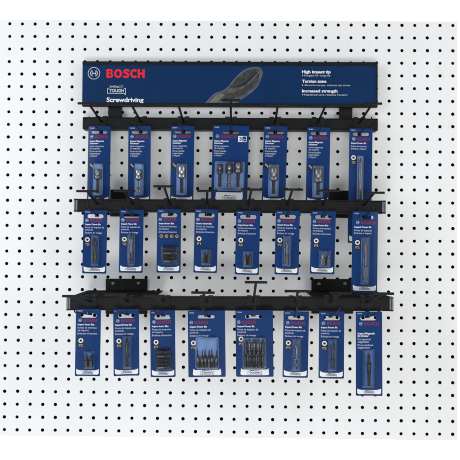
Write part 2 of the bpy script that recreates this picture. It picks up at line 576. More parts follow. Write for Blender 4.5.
flat(mb, [H(*p) for p in smooth(ol)], yp, M_ARTL)
inner = [(206.6, 103.0), (214.8, 94.5), (221.1, 92.1), (227.7, 88.1), (234.2, 80.4), (240.8, 73.5), (247.2, 69.6), (253.6, 67.8), (259.2, 68.5),
         (261.7, 72.0), (260.9, 76.4), (257.6, 84.5), (251.9, 90.9), (243.9, 96.7), (239.1, 99.9), (237.5, 103.0)]
flat(mb, [H(*p) for p in smooth(inner)], yp - 0.006, M_ART)
up = [(228.6, 88.8), (234.8, 81.2), (241.2, 74.4), (247.4, 70.7), (253.6, 68.9), (257.6, 69.4), (255, 74), (250.5, 79), (244, 83.8), (237, 86.6)]
flat(mb, [H(*p) for p in smooth(up)], yp - 0.012, M_ARTD)
lo = [(222, 101.8), (226, 95.5), (233, 92.6), (242, 89), (250, 83), (256, 76.5), (259.6, 73.2), (256.4, 83.2), (250.4, 89.6), (242.4, 95), (236, 97.5), (230, 101.8)]
flat(mb, [H(*p) for p in smooth(lo)], yp - 0.012, M_ARTD)
lt = [(209, 102.6), (215.6, 96), (221, 93.8), (224, 95.2), (219.6, 99), (217.5, 102.6)]
flat(mb, [H(*p) for p in smooth(lt)], yp - 0.012, M_ARTM)
g1 = smooth([(232.6, 87.6), (238.6, 86.2), (244.6, 83.6), (251, 78.4), (255.6, 73.8), (259.2, 70.2)], 4)
wid = [0.2 + 1.0 * math.sin(math.pi * min(1, i / (len(g1) - 1) * 1.02)) for i in range(len(g1))]
for i in range(len(g1) - 1):
    a, b = g1[i], g1[i + 1]
    flat(mb, [H(a[0], a[1] - wid[i]), H(b[0], b[1] - wid[i + 1]), H(b[0], b[1] + wid[i + 1]), H(a[0], a[1] + wid[i])], yp - 0.018, M_DARK)
# lettering
ec = H(94.0, 73.3)
emblem(mb, ec[0], ec[1], 6.2 * kh, yp, M_LGREY, 0.10)


def htext(t, px, py, cap, wpx, m, bold):
    x, z = H(px, py)
    put_text(mb, t, x, z, cap * kh, yp, m, wpx * kh, bold)


x, z = H(106.4, 77.8)
logo_word(mb, x, z, 8.7 * kh, yp, M_RED, 38.6 * kh)
a = H(107.2, 93.6); b = H(125.8, 85.4)
tough_badge(mb, a[0], b[0], a[1], b[1], yp, M_LGREY, 0.012)
htext('Screwdriving', 106.6, 102.0, 4.6, 37.2, M_WHITE, 0.03)
for (t1, t2, y1, y2, w1, w2) in (('High impact tip', 'Forged for long life', 73.3, 76.4, 28.8, 26),
                                 ('Torsion zone', 'Absorbs torque, reduces tip stress', 82.7, 86.0, 24.4, 46),
                                 ('Increased strength', 'Hardened core reduces fracture', 92.4, 95.6, 35.6, 43)):
    htext(t1, 302.0, y1, 3.0, w1, M_WHITE, 0.035)
    htext(t2, 304.4, y2, 1.75, w2, M_LGREY, 0.004)
    x, z = H(302.2, y2)
    flat(mb, [(x, z), (x + 1.2 * kh, z + 0.85 * kh), (x, z + 1.7 * kh)], yp, M_LGREY)
mb.build('sign_panel', hs)
mb = MB()
mb.box(-hw / 2, hw / 2, -DH - 0.07, -DH + 0.28, hh / 2 - tb, hh / 2, M_BLACK, 0.03)
mb.build('frame_rail', hs)
mb = MB()
mb.box(-hw / 2, hw / 2, -DH - 0.07, -DH + 0.28, -hh / 2, -hh / 2 + bb, M_BLACK, 0.03)
mb.build('frame_rail', hs)
mb = MB()
mb.box(hw / 2 - 0.1, hw / 2, -DH - 0.05, -DH + 0.27, -hh / 2 + bb, hh / 2 - tb, M_BLACK)
mb.build('frame_end', hs)
for (xa, xb) in ((108.2, 121.2), (339.8, 352.4)):
    x0, z1 = at(xa, 105.5, 0.4); x1, z0 = at(xb, 119.0, 0.4)
    mb = MB()
    mb.box(x0 - hcx, x1 - hcx, -0.42, 0, z0 - hcz, z1 - hcz + 2.0, M_BLACK, 0.03)
    mb.build('upright', hs)

# ------------------------------------------------------------------ rails with brackets
RAIL = {1: dict(d=0.78, l=(82.6, 117.0, 129.0), r=(378.0, 118.4, 130.6)),
        2: dict(d=2.90, l=(74.0, 198.6, 211.8), r=(385.8, 200.6, 213.6)),
        3: dict(d=4.45, l=(66.6, 296.6, 310.0), r=(393.4, 296.8, 311.6))}
RAILNAME = {1: 'top', 2: 'middle', 3: 'bottom'}
for k, rd in RAIL.items():
    d = rd['d']
    xa, za1 = at(rd['l'][0], rd['l'][1], d); _, za0 = at(rd['l'][0], rd['l'][2], d)
    xb, zb1 = at(rd['r'][0], rd['r'][1], d); _, zb0 = at(rd['r'][0], rd['r'][2], d)
    ang = math.atan2((zb1 + zb0 - za1 - za0) / 2, xb - xa)
    cx, cz = (xa + xb) / 2, (za1 + za0 + zb1 + zb0) / 4
    L = xb - xa; h = (za1 - za0 + zb1 - zb0) / 2
    rd.update(cx=cx, cz=cz, ang=ang, h=h, L=L)
    lab = {1: 'black top rail set close against the board right under the header sign',
           2: 'black middle rail with grey ends, standing off the board on two brackets',
           3: 'black bottom rail on deep brackets with screwed square plates, farthest from the board'}[k]
    t = empty('display_rail', W(cx, 0, cz), lab, 'rail', 'black display rails across the pegboard')
    t.rotation_euler = (0, -ang, 0)
    back = 0.0 if k == 1 else d - 0.5
    mb = MB()
    mb.box(-L / 2, L / 2, -d, -back if k > 1 else -0.01, -h / 2, h / 2, M_BLACK, 0.035)
    # rolled lips along the upper and lower edge of the channel
    mb.tube([(-L / 2 + .02, -d - 0.006, h / 2 - 0.06), (L / 2 - .02, -d - 0.006, h / 2 - 0.06)], 0.05, M_BLACK, 8)
    mb.tube([(-L / 2 + .02, -d - 0.006, -h / 2 + 0.06), (L / 2 - .02, -d - 0.006, -h / 2 + 0.06)], 0.05, M_BLACK, 8)
    mb.build('rail_bar', t)
    if k > 1:
        for s in (-1, 1):
            mb = MB()
            xo = s * L / 2
            x_in = xo - s * 0.26
            mb.prism([(min(xo, x_in), -h / 2 - .01), (max(xo, x_in), -h / 2 - .01), (max(xo, x_in), h / 2 + .01), (min(xo, x_in), h / 2 + .01)], -d - 0.035, -back + 0.01, M_ALU)
            mb.box(min(xo, x_in) + .11, max(xo, x_in) - .11, -d - 0.045, -d - 0.02, -h / 2 + .03, h / 2 - .03, M_BLACK)
            mb.build('end_cap', t)
        plates = {2: ((110.2, 147.0, 189.4, 216.6, 113, 126), (328.6, 366.0, 190.6, 218.2, 331.5, 345)),
                  3: ((105.8, 147.2, 278.0, 313.6, 112, 141), (311.6, 353.2, 279.4, 314.4, 318, 347))}[k]
        for pi, (p0, p1, q0, q1, a0, a1) in enumerate(plates):
            x0, z1 = at(p0, q0, 0.12); x1, z0 = at(p1, q1, 0.12)
            mb = MB()
            mb.box(x0 - cx, x1 - cx, -0.14, 0, z0 - cz, z1 - cz, M_BLACK, 0.04)
            ax0, _ = at(a0, q0, 1.0); ax1, _ = at(a1, q0, 1.0)
            mb.box(ax0 - cx, ax1 - cx, -back - 0.02, -0.14, -h / 2 + 0.12, h / 2 - 0.12, M_BLACK, 0.03)
            if k == 3:
                # level shelf plate from the wall plate out to the rail
                fx0, fx1 = ((86.0, 162.0), (306.0, 377.0))[pi]
                X0, zf = at(fx0, 290.6, 0.7); X1, _ = at(fx1, 290.6, 0.7)
                ztop = h / 2 + 0.02
                mb.box(X0 - cx, X1 - cx, -d + 0.04, -0.2, ztop - 0.10, ztop, M_FLANGE, 0.03)
                # raised ribs on the plate
                for q in (0.12, 0.5, 0.88):
                    xr = (X0 + (X1 - X0) * q) - cx
                    mb.box(xr - 0.04, xr + 0.04, -d + 0.3, -0.3, ztop, ztop + 0.05, M_FLANGE, 0.01)
            br = mb.build('bracket', t)
            if k == 3:
                for sx in ((113.2, 138.6), (319.0, 344.9))[pi]:
                    x, z = at(sx, (282.9, 284.4)[pi], 0.15)
                    mb = MB()
                    mb.tube([(x - cx, -0.14, z - cz), (x - cx, -0.18, z - cz), (x - cx, -0.20, z - cz)], [0.13, 0.13, 0.08], M_SCREW, 12)
                    mb.box(x - cx - .09, x - cx + .09, -0.206, -0.19, z - cz - .015, z - cz + .015, M_DARK)
                    mb.build('screw', br)


# ------------------------------------------------------------------ bits (local: axis +z, base at z 0, inches)
def hexa(mb, z0, z1, r0, r1, m, n=6):
    """stack of an n-sided section, used by stations"""
    pass


def stations(st, n=6):
    """st: list of (z, r, n-sided?) -> bmesh body of revolution; sides alternate by n"""
    b = bmesh.new(); rings = []
    for z, r in st:
        rings.append([b.verts.new((r * math.cos(2 * math.pi * (j + .5) / n), r * math.sin(2 * math.pi * (j + .5) / n), z)) for j in range(n)])
    for a, c in zip(rings[:-1], rings[1:]):
        for j in range(n):
            b.faces.new([a[j], a[(j + 1) % n], c[(j + 1) % n], c[j]])
    b.faces.new(list(reversed(rings[0]))); b.faces.new(rings[-1])
    return b


def add_part(mb, b, m, T, smooth=False):
    bmesh.ops.recalc_face_normals(b, faces=b.faces[:])
    b.transform(T)
    mb.join(b, m, smooth)


def flutes(mb, z0, z1, r, m, T):
    """four-winged cross tip"""
    for q in range(2):
        b = bmesh.new()
        w = r * 0.32
        pts = [(-r, z0), (r, z0), (r * 0.95, z0 + (z1 - z0) * .45), (r * 0.3, z1), (-r * 0.3, z1), (-r * 0.95, z0 + (z1 - z0) * .45)]
        f0 = [b.verts.new((x, -w, z)) for x, z in pts]; f1 = [b.verts.new((x, w, z)) for x, z in pts]
        b.faces.new(f0); b.faces.new(list(reversed(f1)))
        for i in range(6):
            b.faces.new([f0[i], f1[i], f1[(i + 1) % 6], f0[(i + 1) % 6]])
        b.transform(Matrix.Rotation(math.radians(45 + 90 * q), 4, 'Z'))
        add_part(mb, b, m, T)


def insert_bit(mb, L, T, m=M_STEEL, r=0.155):
    add_part(mb, stations([(0, r * .86), (.03, r), (L * .52, r), (L * .56, r * .8)], 6), m, T)
    add_part(mb, stations([(L * .55, r * .74), (L * .62, r * .62), (L * .74, r * .66), (L * .78, r * .5)], 14), m, T, True)
    flutes(mb, L * .72, L, r * .72, m, T)


def power_bit(mb, L, T, m=M_STEEL, r=0.155, tipm=None):
    add_part(mb, stations([(0, r * .84), (.04, r), (.22, r)], 6), m, T)
    add_part(mb, stations([(.22, r * .85), (.26, r * .74), (.33, r * .74), (.37, r * .85)], 14), m, T, True)
    add_part(mb, stations([(.37, r), (L * .34, r), (L * .37, r * .9)], 6), m, T)
    add_part(mb, stations([(L * .36, r * .92), (L * .42, r * .74), (L * .64, r * .72), (L * .70, r * .98), (L * .80, r * 1.0), (L * .86, r * .82), (L * .88, r * .62)], 16), tipm or m, T, True)
    flutes(mb, L * .84, L, r * .78, tipm or m, T)


def long_bit(mb, L, T, m=M_GREY, r=0.12):
    add_part(mb, stations([(0, r * .84), (.04, r), (.3, r)], 6), M_STEEL, T)
    add_part(mb, stations([(.3, r * .66), (.4, r * .66), (.44, r * .8)], 14), M_STEEL, T, True)
    add_part(mb, stations([(.44, r), (L * .22, r), (L * .24, r * .85)], 6), M_STEEL, T)
    add_part(mb, stations([(L * .23, r * .85), (L * .93, r * .85), (L * .95, r * .6)], 16), m, T, True)
    flutes(mb, L * .92, L, r * .75, m, T)


def nut_setter(mb, L, T, m=M_STEEL, sm=M_GREY, r=0.125, sr=0.22, frac=0.40):
    zs_ = L * (1 - frac)
    add_part(mb, stations([(0, r * .84), (.04, r), (L * .16, r)], 6), m, T)
    add_part(mb, stations([(L * .16, r * .7), (L * .22, r * .7), (L * .24, r * .8)], 14), m, T, True)
    add_part(mb, stations([(L * .24, r), (zs_ - L * .08, r), (zs_ - L * .06, r * .9)], 6), m, T)
    add_part(mb, stations([(zs_ - L * .07, r * .9), (zs_ - .01, sr * .8), (zs_, sr * .96), (zs_ + .05, sr), (zs_ + L * .13, sr), (zs_ + L * .14, sr * .93), (zs_ + L * .17, sr * .93), (zs_ + L * .18, sr),
                            (L - .02, sr), (L, sr * .93), (L - .001, sr * .72), (L - .18, sr * .66)], 22), sm, T, True)


def slim_bit(mb, L, T, m=M_STEEL, r=0.16):
    add_part(mb, stations([(0, r * .85), (.04, r), (L * .30, r), (L * .32, r * .8)], 6), m, T)
    add_part(mb, stations([(L * .31, r * .85), (L * .36, r * .62), (L * .40, r * .9), (L * .56, r * .95), (L * .62, r * .5)], 14), M_GREY, T, True)
    add_part(mb, stations([(L * .61, r * .42), (L * .95, r * .24), (L, r * .1)], 10), m, T, True)


def bit_holder(mb, L, T, m=M_STEEL):
    r = 0.12
    add_part(mb, stations([(0, r * .84), (.04, r), (L * .3, r)], 6), m, T)
    add_part(mb, stations([(L * .3, r * .7), (L * .34, r * .7), (L * .36, r * 1.1), (L * .62, r * 1.15), (L * .64, r * 1.35), (L * .7, r * 1.35), (L * .71, r * 1.0)], 18), m, T, True)
    add_part(mb, stations([(L * .70, r * .9), (L * .93, r * .9), (L * .95, r * .7)], 6), m, T)
    flutes(mb, L * .94, L, r * .7, m, T)


# ------------------------------------------------------------------ packs and hooks
DC = {1: 1.25, 2: 3.32, 3: 4.88}        # card planes, inches out of the board
TH = 0.035


def blister(mb, x0, x1, z0, z1, hgt, r=0.1):
    """clear domed shell standing on the card: foot ring, walls, crowned top"""
    y0 = -TH - 0.004
    rings = []
    for (ins, y) in ((-0.06, y0 - .004), (0.0, y0 - 0.01), (0.015, y0 - hgt * .62), (0.05, y0 - hgt * .88), (0.11, y0 - hgt)):
        a0, a1, b0, b1 = x0 + ins, x1 - ins, z0 + ins, z1 - ins
        rr = max(0.02, min(r - ins * 0.6, (a1 - a0) / 2 - .004))
        rings.append([mb.bm.verts.new((x, y, z)) for x, z in rrect(a0, a1, b0, b1, rr, 4)])
    k = mb.mi(M_BLISTER)
    for a, b in zip(rings[:-1], rings[1:]):
        for j in range(len(a)):
            f = mb.bm.faces.new([a[j], a[(j + 1) % len(a)], b[(j + 1) % len(a)], b[j]]); f.material_index = k; f.smooth = True
    f = mb.bm.faces.new(rings[-1]); f.material_index = k


TXT = {
    'bit': ['Impact Power Bit', 'Punta de impacto de', 'potencia', 'Embout de vissage'],
    'insert': ['Impact Insert Bits', 'Puntas de insercion', 'de impacto', "Embouts d'insertion"],
    'nut': ['Impact Magnetic', 'Nutsetter', 'Llave magnetica', 'de impacto', 'Porte-douille', 'magnetique', 'a impact'],
    'hold': ['Impact Magnetic', 'Bit Holder', 'Portapuntas', 'magnetico', 'Porte-embout', 'magnetique'],
    'long': ['Impact Power Bit', 'Punta de impacto', "Embout a impact"],
}


def star_icon(mb, K, u, v, y, code, ring_r=2.4):
    cx, cz = K(u, v)
    k = K.k
    flat(mb, rrect(cx - 3.0 * k, cx + 3.0 * k, cz - 7.0 * k, cz + 3.2 * k, 0.5 * k), y, M_DARK)
    flat(mb, disk(cx, cz, ring_r * k), y - .004, M_WHITE)
    pts = []
    for i in range(12):
        r = (1.6 if i % 2 == 0 else 1.05) * k
        pts.append((cx + r * math.cos(math.pi * i / 6), cz + r * math.sin(math.pi * i / 6)))
    flat(mb, pts, y - .008, M_DARK)
    put_text(mb, code, cx - 1.9 * k, cz - 6.0 * k, 2.4 * k, y - .004, M_TAN, 3.9 * k, 0.03)


class Kx:
    def __init__(self, w, k):
        self.w, self.k = w, k

    def __call__(self, u, v):
        return ((u - self.w / 2) * self.k, -v * self.k)


def make_pack(c):
    d = DC[c['row']]; k = k_at(d)
    (tlx, tly), (trx, try_), (blx, bly) = c['tl'], c['tr'], c['bl']
    P0, P1, P2 = at(tlx, tly, d), at(trx, try_, d), at(blx, bly, d)
    wi = math.hypot(P1[0] - P0[0], P1[1] - P0[1])
    hi = math.hypot(P2[0] - P0[0], P2[1] - P0[1])
    ang = 0.5 * math.atan2(P1[1] - P0[1], P1[0] - P0[0]) + 0.5 * math.atan2(P2[0] - P0[0], -(P2[1] - P0[1]))
    w, h = wi / k, hi / k
    K = Kx(w, k)
    sv0, sv1 = c.get('slot', (4.1, 8.1))
    sw = c.get('sw', 16.2) / 2
    sc = w / 2 if w < 30 else w / 2
    sc += c.get('sdx', 0)
    root = empty('bit_pack', W((P0[0] + P1[0]) / 2, d, (P0[1] + P1[1]) / 2), c['label'], 'bit pack', 'blue carded bit packs on the hooks')
    yaw = c.get('yaw', random.uniform(-3, 3)); pitch = c.get('pitch', random.uniform(-0.3, 0.5))
    root.rotation_euler = (math.radians(pitch), -ang, math.radians(yaw))
    # --- card with a real euro slot
    mb = MB()
    x0, x1 = -wi / 2, wi / 2
    s0, s1 = K(sc - sw, sv0), K(sc + sw, sv1)
    zt, zb = s0[1], s1[1]; rr = (zt - zb) / 2; zc = (zt + zb) / 2
    n_ = 6
    bump = [(0.11, zt), (0.085, zt + 0.05), (0.0, zt + 0.075), (-0.085, zt + 0.05), (-0.11, zt)]
    scx = K(sc, 0)[0]
    hl = [(s0[0] + rr + rr * math.cos(a), zc + rr * math.sin(a)) for a in [math.radians(90 + 180 * i / n_) for i in range(n_ + 1)]]
    hr = [(s1[0] - rr + rr * math.cos(a), zc + rr * math.sin(a)) for a in [math.radians(-90 + 180 * i / n_) for i in range(n_ + 1)]]
    top = [(scx - b[0], b[1]) if False else (scx + b[0], b[1]) for b in bump]
    cr = 0.05
    corner_tr = [(x1 - cr + cr * math.cos(math.radians(a)), -cr + cr * math.sin(math.radians(a))) for a in (0, 45, 90)]
    corner_tl = [(x0 + cr + cr * math.cos(math.radians(a)), -cr + cr * math.sin(math.radians(a))) for a in (90, 135, 180)]
    # right half outline of the top zone, then left half; below them the body
    body_z = zb - 0.001
    up_right = [(scx, top[2][1])] + [top[1], top[0]] + hr[::-1] + [(scx, zb)] + [(scx, body_z - .02), (x1, body_z - .02)] + corner_tr + [(scx, 0)]
    up_left = [(scx, 0)] + corner_tl + [(x0, body_z - .02), (scx, body_z - .02), (scx, zb)] + hl[::-1] + [top[4], top[3], (scx, top[2][1])]
    for poly in (up_right, up_left):
        mb.face([(x, -TH, z) for x, z in poly], M_CARD)
        mb.face([(x, 0, z) for x, z in reversed(poly)], M_CARDB)
    body = [(x0, body_z - .02), (x0, -hi + cr), (x0 + cr, -hi), (x1 - cr, -hi), (x1, -hi + cr), (x1, body_z - .02), (scx, body_z - .02)]
    mb.face([(x, -TH, z) for x, z in body], M_CARD)
    mb.face([(x, 0, z) for x, z in reversed(body)], M_CARDB)
    rim = corner_tl + [(x0, -hi + cr), (x0 + cr, -hi), (x1 - cr, -hi), (x1, -hi + cr)] + corner_tr
    hole = hl + hr + top
    for loop in (rim, hole):
        for i in range(len(loop)):
            a, b = loop[i], loop[(i + 1) % len(loop)]
            mb.face([(a[0], -TH, a[1]), (b[0], -TH, b[1]), (b[0], 0, b[1]), (a[0], 0, a[1])], M_CARD)
    bmesh.ops.remove_doubles(mb.bm, verts=mb.bm.verts[:], dist=1e-5)
    bmesh.ops.recalc_face_normals(mb.bm, faces=mb.bm.faces[:])
    y = -TH - 0.005
    # --- print
    x, z = K(1.6, 2.6)
    put_text(mb, c.get('code', 'ITB%03d' % random.randint(100, 999)), x, z, 1.15 * k, y, M_DIMW, 4.6 * k, 0.02)
    bu0 = c.get('bu0', 6.8); bv = c.get('bv', 11.9); bw = c.get('bw', 12.2)
    ex, ez = K(bu0 - 3.4, bv - 1.6)
    emblem(mb, ex, ez, 1.7 * k, y, M_DIMW, 0.16)
    x, z = K(bu0, bv)
    logo_word(mb, x, z, 3.1 * k, y, M_DRED, bw * k)
    tv = c.get('tv', 15.0); lp = c.get('lp', 2.45); ts = c.get('ts', 1.45) * 1.1
    lines = TXT[c['txt']]
    gaps = {'nut': (2, 4), 'hold': (2, 4)}.get(c['txt'], (1, 3))
    v = tv
    for i, t in enumerate(lines):
        if i in gaps:
            v += 0.35 * ts
        x, z = K(c.get('tu', 1.9), v)
        put_text(mb, t, x, z, ts * k, y, M_WHITE if i < gaps[0] else M_LGREY, None if w < 30 else None, 0.025 if i < gaps[0] else 0.01)
        v += lp
    # lower label with flared ends
    lv0 = c.get('lv', h - 7.2); lv1 = h - 1.7
    pts = []
    for i in range(13):
        q = i / 12.0
        pts.append(K(1.3 + (w - 2.6) * q, lv0 + 1.5 * min(1, 5.5 * min(q, 1 - q)) ** 0.7))
    pts += [K(w - 1.4, lv1 - 1), K(w - 2.6, lv1), K(2.6, lv1), K(1.4, lv1 - 1)]
    if w > 30:
        pts = [K(5.0, lv0), K(6.5, lv0 + 1.2), K(w - 6.5, lv0 + 1.2), K(w - 5.0, lv0), K(w - 4.4, lv1 - 1), K(w - 5.8, lv1), K(5.8, lv1), K(4.4, lv1 - 1)]
    flat(mb, pts, y, M_WHITE)
    bh = min(3.4, lv1 - lv0 - 2.3) if w < 30 else 4.6
    bw_ = 10.2 if w < 30 else 14.0
    bx0, bz0 = K(w / 2 - bw_ / 2, lv1 - 0.75); bx1, bz1 = K(w / 2 + bw_ / 2, lv1 - 0.75 - bh)
    flat(mb, rrect(bx0 - .3 * k, bx1 + .3 * k, bz0 - .15 * k, bz1 - bh * .3 * k, .3 * k), y - .004, M_LGREY if w < 30 else M_WHITE)
    tough_badge(mb, bx0, bx1, bz0 + .1 * k, bz1, y - .008, M_DARK, 0.02)
    # icons
    if 'star' in c:
        star_icon(mb, K, c['star'][0], c['star'][1], y, c['star'][2])
    if 'box' in c:
        u, v = c['box']
        a0 = K(u, v + 5.6); a1 = K(u + 5.8, v)
        flat(mb, [(a0[0], a0[1]), (a1[0], a0[1]), (a1[0], a1[1]), (a0[0], a1[1])], y, M_DARK)
        p = [K(u + 1.0, v + 1.4), K(u + 2.2, v + .7), K(u + 5.0, v + 3.6), K(u + 4.0, v + 4.8)]
        flat(mb, p, y - .004, M_TAN)
    if 'four' in c:
        for i in range(4):
            a0 = K(2.2 + 5.2 * i, c['four'] + 4.6); a1 = K(6.8 + 5.2 * i, c['four'])
            flat(mb, rrect(a0[0], a1[0], a0[1], a1[1], .4 * k), y, M_DARK)
            cxx, czz = (a0[0] + a1[0]) / 2, (a0[1] + a1[1]) / 2
            ring(mb, cxx, czz, 1.1 * k, 1.7 * k, y - .004, M_TAN, n=14)
            flat(mb, disk(cxx, czz, .5 * k, 6), y - .004, M_TAN)
    if 'count' in c:
        u, v = c['count']
        a0 = K(u, v + 6.0); a1 = K(u + 8.4, v)
        frame(mb, a0[0], a1[0], a0[1], a1[1], .5 * k, y, M_WHITE)
        m0 = K(u + 4.2, v)
        flat(mb, [(a0[0] + .5 * k, a0[1] + .5 * k), (m0[0], a0[1] + .5 * k), (m0[0], a1[1] - .5 * k), (a0[0] + .5 * k, a1[1] - .5 * k)], y, M_WHITE)
        x, z = K(u + 1.1, v + 4.9)
        put_text(mb, '3', x, z, 3.8 * k, y - .004, M_DARK, 2.5 * k, 0.03)
        x, z = K(u + 5.0, v + 4.2)
        put_text(mb, 'pc', x, z, 2.0 * k, y - .004, M_LGREY, 2.6 * k, 0.01)
    # pale window print under the blister
    bu = c['blister']
    a0 = K(bu[0], bu[3]); a1 = K(bu[2], bu[1])
    ins = -.03
    flat(mb, rrect(a0[0] + ins, a1[0] - ins, a0[1] + ins, a1[1] - ins, c.get('br', 0.09)), y - .0015, c.get('win', M_PALE if (c['row'] == 1 or w > 30) else M_MID))
    # bend the card a little
    bend = c.get('bend', random.choice((-1, 1)) * random.uniform(0.04, 0.09)); bend2 = random.uniform(-0.06, 0.06)
    for i in range(1, 8):
        g = mb.bm.verts[:] + mb.bm.edges[:] + mb.bm.faces[:]
        bmesh.ops.bisect_plane(mb.bm, geom=g, dist=1e-6, plane_co=(x0 + wi * i / 8, 0, 0), plane_no=(1, 0, 0))

    def bendf(xx, zz):
        return -bend * (1 - (2 * xx / wi) ** 2) - bend2 * (zz / hi) * (2 * xx / wi)
    for v_ in mb.bm.verts:
        v_.co.y += bendf(v_.co.x, v_.co.z)
    mb.fix = False
    mb.build('card', root)
    # --- contents
    off = bendf((a0[0] + a1[0]) / 2, (a0[1] + a1[1]) / 2)
    by = -TH - 0.15 + off
    kind = c['kind']
    if kind[0] == 'v':                       # vertical pieces: list of (fn, u, v_bottom, v_top)
        for (fn, u, v0, v1, kw) in c['bits']:
            bx, bz = K(u, v0); L = (v0 - v1) * k
            b2 = MB()
            tilt = math.radians(kw.pop('tilt', 0.0))
            fn(b2, L, Matrix.Translation((bx, by, bz)) @ Matrix.Rotation(tilt, 4, 'Y') @ Matrix.Rotation(random.uniform(0, 1), 4, 'Z'), **kw)
            b2.build({'nut_setter': 'nut_setter', 'bit_holder': 'bit_holder'}.get(fn.__name__, 'driver_bit'), root)
    else:                                    # horizontal stack
        u0, u1, v0, v1, cnt = c['bits']
        for i in range(cnt):
            v = v0 + (v1 - v0) * (i + .5) / cnt
            bx, bz = K(u0, v); L = (u1 - u0) * k
            b2 = MB()
            insert_bit(b2, L, Matrix.Translation((bx, by, bz)) @ Matrix.Rotation(math.radians(90 + random.uniform(-2, 2)), 4, 'Y') @ Matrix.Rotation(random.uniform(0, 1), 4, 'Z'), r=(v1 - v0) / cnt * k * .42)
            b2.build('driver_bit', root)
    b2 = MB()
    blister(b2, a0[0], a1[0], a0[1], a1[1], c.get('bh', 0.36), c.get('br', 0.09) + .02)
    for v_ in b2.bm.verts:
        v_.co.y += off
    b2.build('blister', root)
    # hook seat: upper edge of the slot, world inches
    sx, sz = K(sc, sv0 - 0.4)
    ca, sa = math.cos(ang), math.sin(ang)
    cx0, cz0 = (P0[0] + P1[0]) / 2, (P0[1] + P1[1]) / 2
    return cx0 + sx * ca - sz * sa, cz0 + sx * sa + sz * ca, d


def make_hook(c, seat):
    row = c['row']; rd = RAIL[row]
    sx, sz, d = seat
    tip_d = d + c.get('reach', {1: 3.1, 2: 2.5, 3: 3.3}[row])
    tx, tz = at(c['tip'][0], c['tip'][1], tip_d)
    wt = c.get('tw', 21.5) * k_at(tip_d)
    dbar = rd['d']
    zbar = rd['cz'] + (sx - rd['cx']) * math.tan(rd['ang'])
    root = empty('display_hook', W(sx, dbar, zbar), c['hook_label'], 'hook', 'black T-ended hooks on the rails')
    root.rotation_euler = (0, 0, 0)

    def Lc(x, dd, z):
        return (x - sx, -(dd - dbar), z - zbar)
    h2 = rd['h'] / 2
    rw = 0.062
    # clip: saddle plate over the rail with two humps and a tongue down to the lower wire
    low = (sz - 0.075)
    mb = MB()
    mb.box(-0.44, 0.44, -0.04, -0.012, -h2 + 0.16, h2 + 0.02, M_CLIP, 0.012)
    for s in (-1, 1):
        mb.box(s * 0.29 - 0.17, s * 0.29 + 0.17, -0.06, 0.25, h2 - 0.02, h2 + 0.09, M_CLIP, 0.03)
    zb_ = min(-h2 + .14, low - zbar - 0.12)
    mb.box(-0.15, 0.15, -0.070, -0.014, zb_, -h2 + 0.18, M_CLIP, 0.02)
    mb.build('clip', root)
    # lower wire through the slot
    lt = Vector((tx + c.get('ldx', 0), tip_d - 0.25, tz - c.get('drop', 1.05)))
    seatp = Vector((sx, d + TH / 2, low))
    dirv = (lt - seatp)
    t0 = (dbar + 0.05 - seatp[1]) / dirv[1]
    base = seatp + dirv * t0
    base.z = max(base.z, zbar + zb_ + 0.06)
    mb = MB()
    q = seatp + dirv * 0.93
    pts = [Lc(*base), Lc(*seatp), Lc(*(seatp + dirv * .5)), Lc(*q), Lc(lt[0], lt[1], lt[2] + 0.05), Lc(lt[0], lt[1] + 0.06, lt[2] + 0.16)]
    mb.tube(pts, rw * .78, M_WIRE, 10)
    mb.build('product_wire', root)
    # upper wire to the T
    ub = Vector((sx, dbar + 0.05, zbar + h2 - 0.36))
    mb = MB()
    mb.tube([Lc(*ub), Lc(*(ub.lerp(Vector((tx, tip_d, tz)), 0.5))), Lc(tx, tip_d, tz)], rw + .022, M_WIRE, 10)
    mb.build('label_wire', root)
    mb = MB()
    tl = math.radians(c.get('ttilt', 0.0))
    pt = Lc(tx, tip_d, tz)
    b = bmesh.new(); bmesh.ops.create_cube(b, size=1.0)
    for v in b.verts:
        v.co = Vector((v.co.x * wt, v.co.y * 0.12, v.co.z * 0.16))
    bmesh.ops.bevel(b, geom=b.edges[:], offset=0.03, segments=2, profile=0.5, affect='EDGES')
    b.transform(Matrix.Translation(pt) @ Matrix.Rotation(tl, 4, 'Y'))
    mb.join(b, M_WIRE)
    mb.build('crossbar', root)


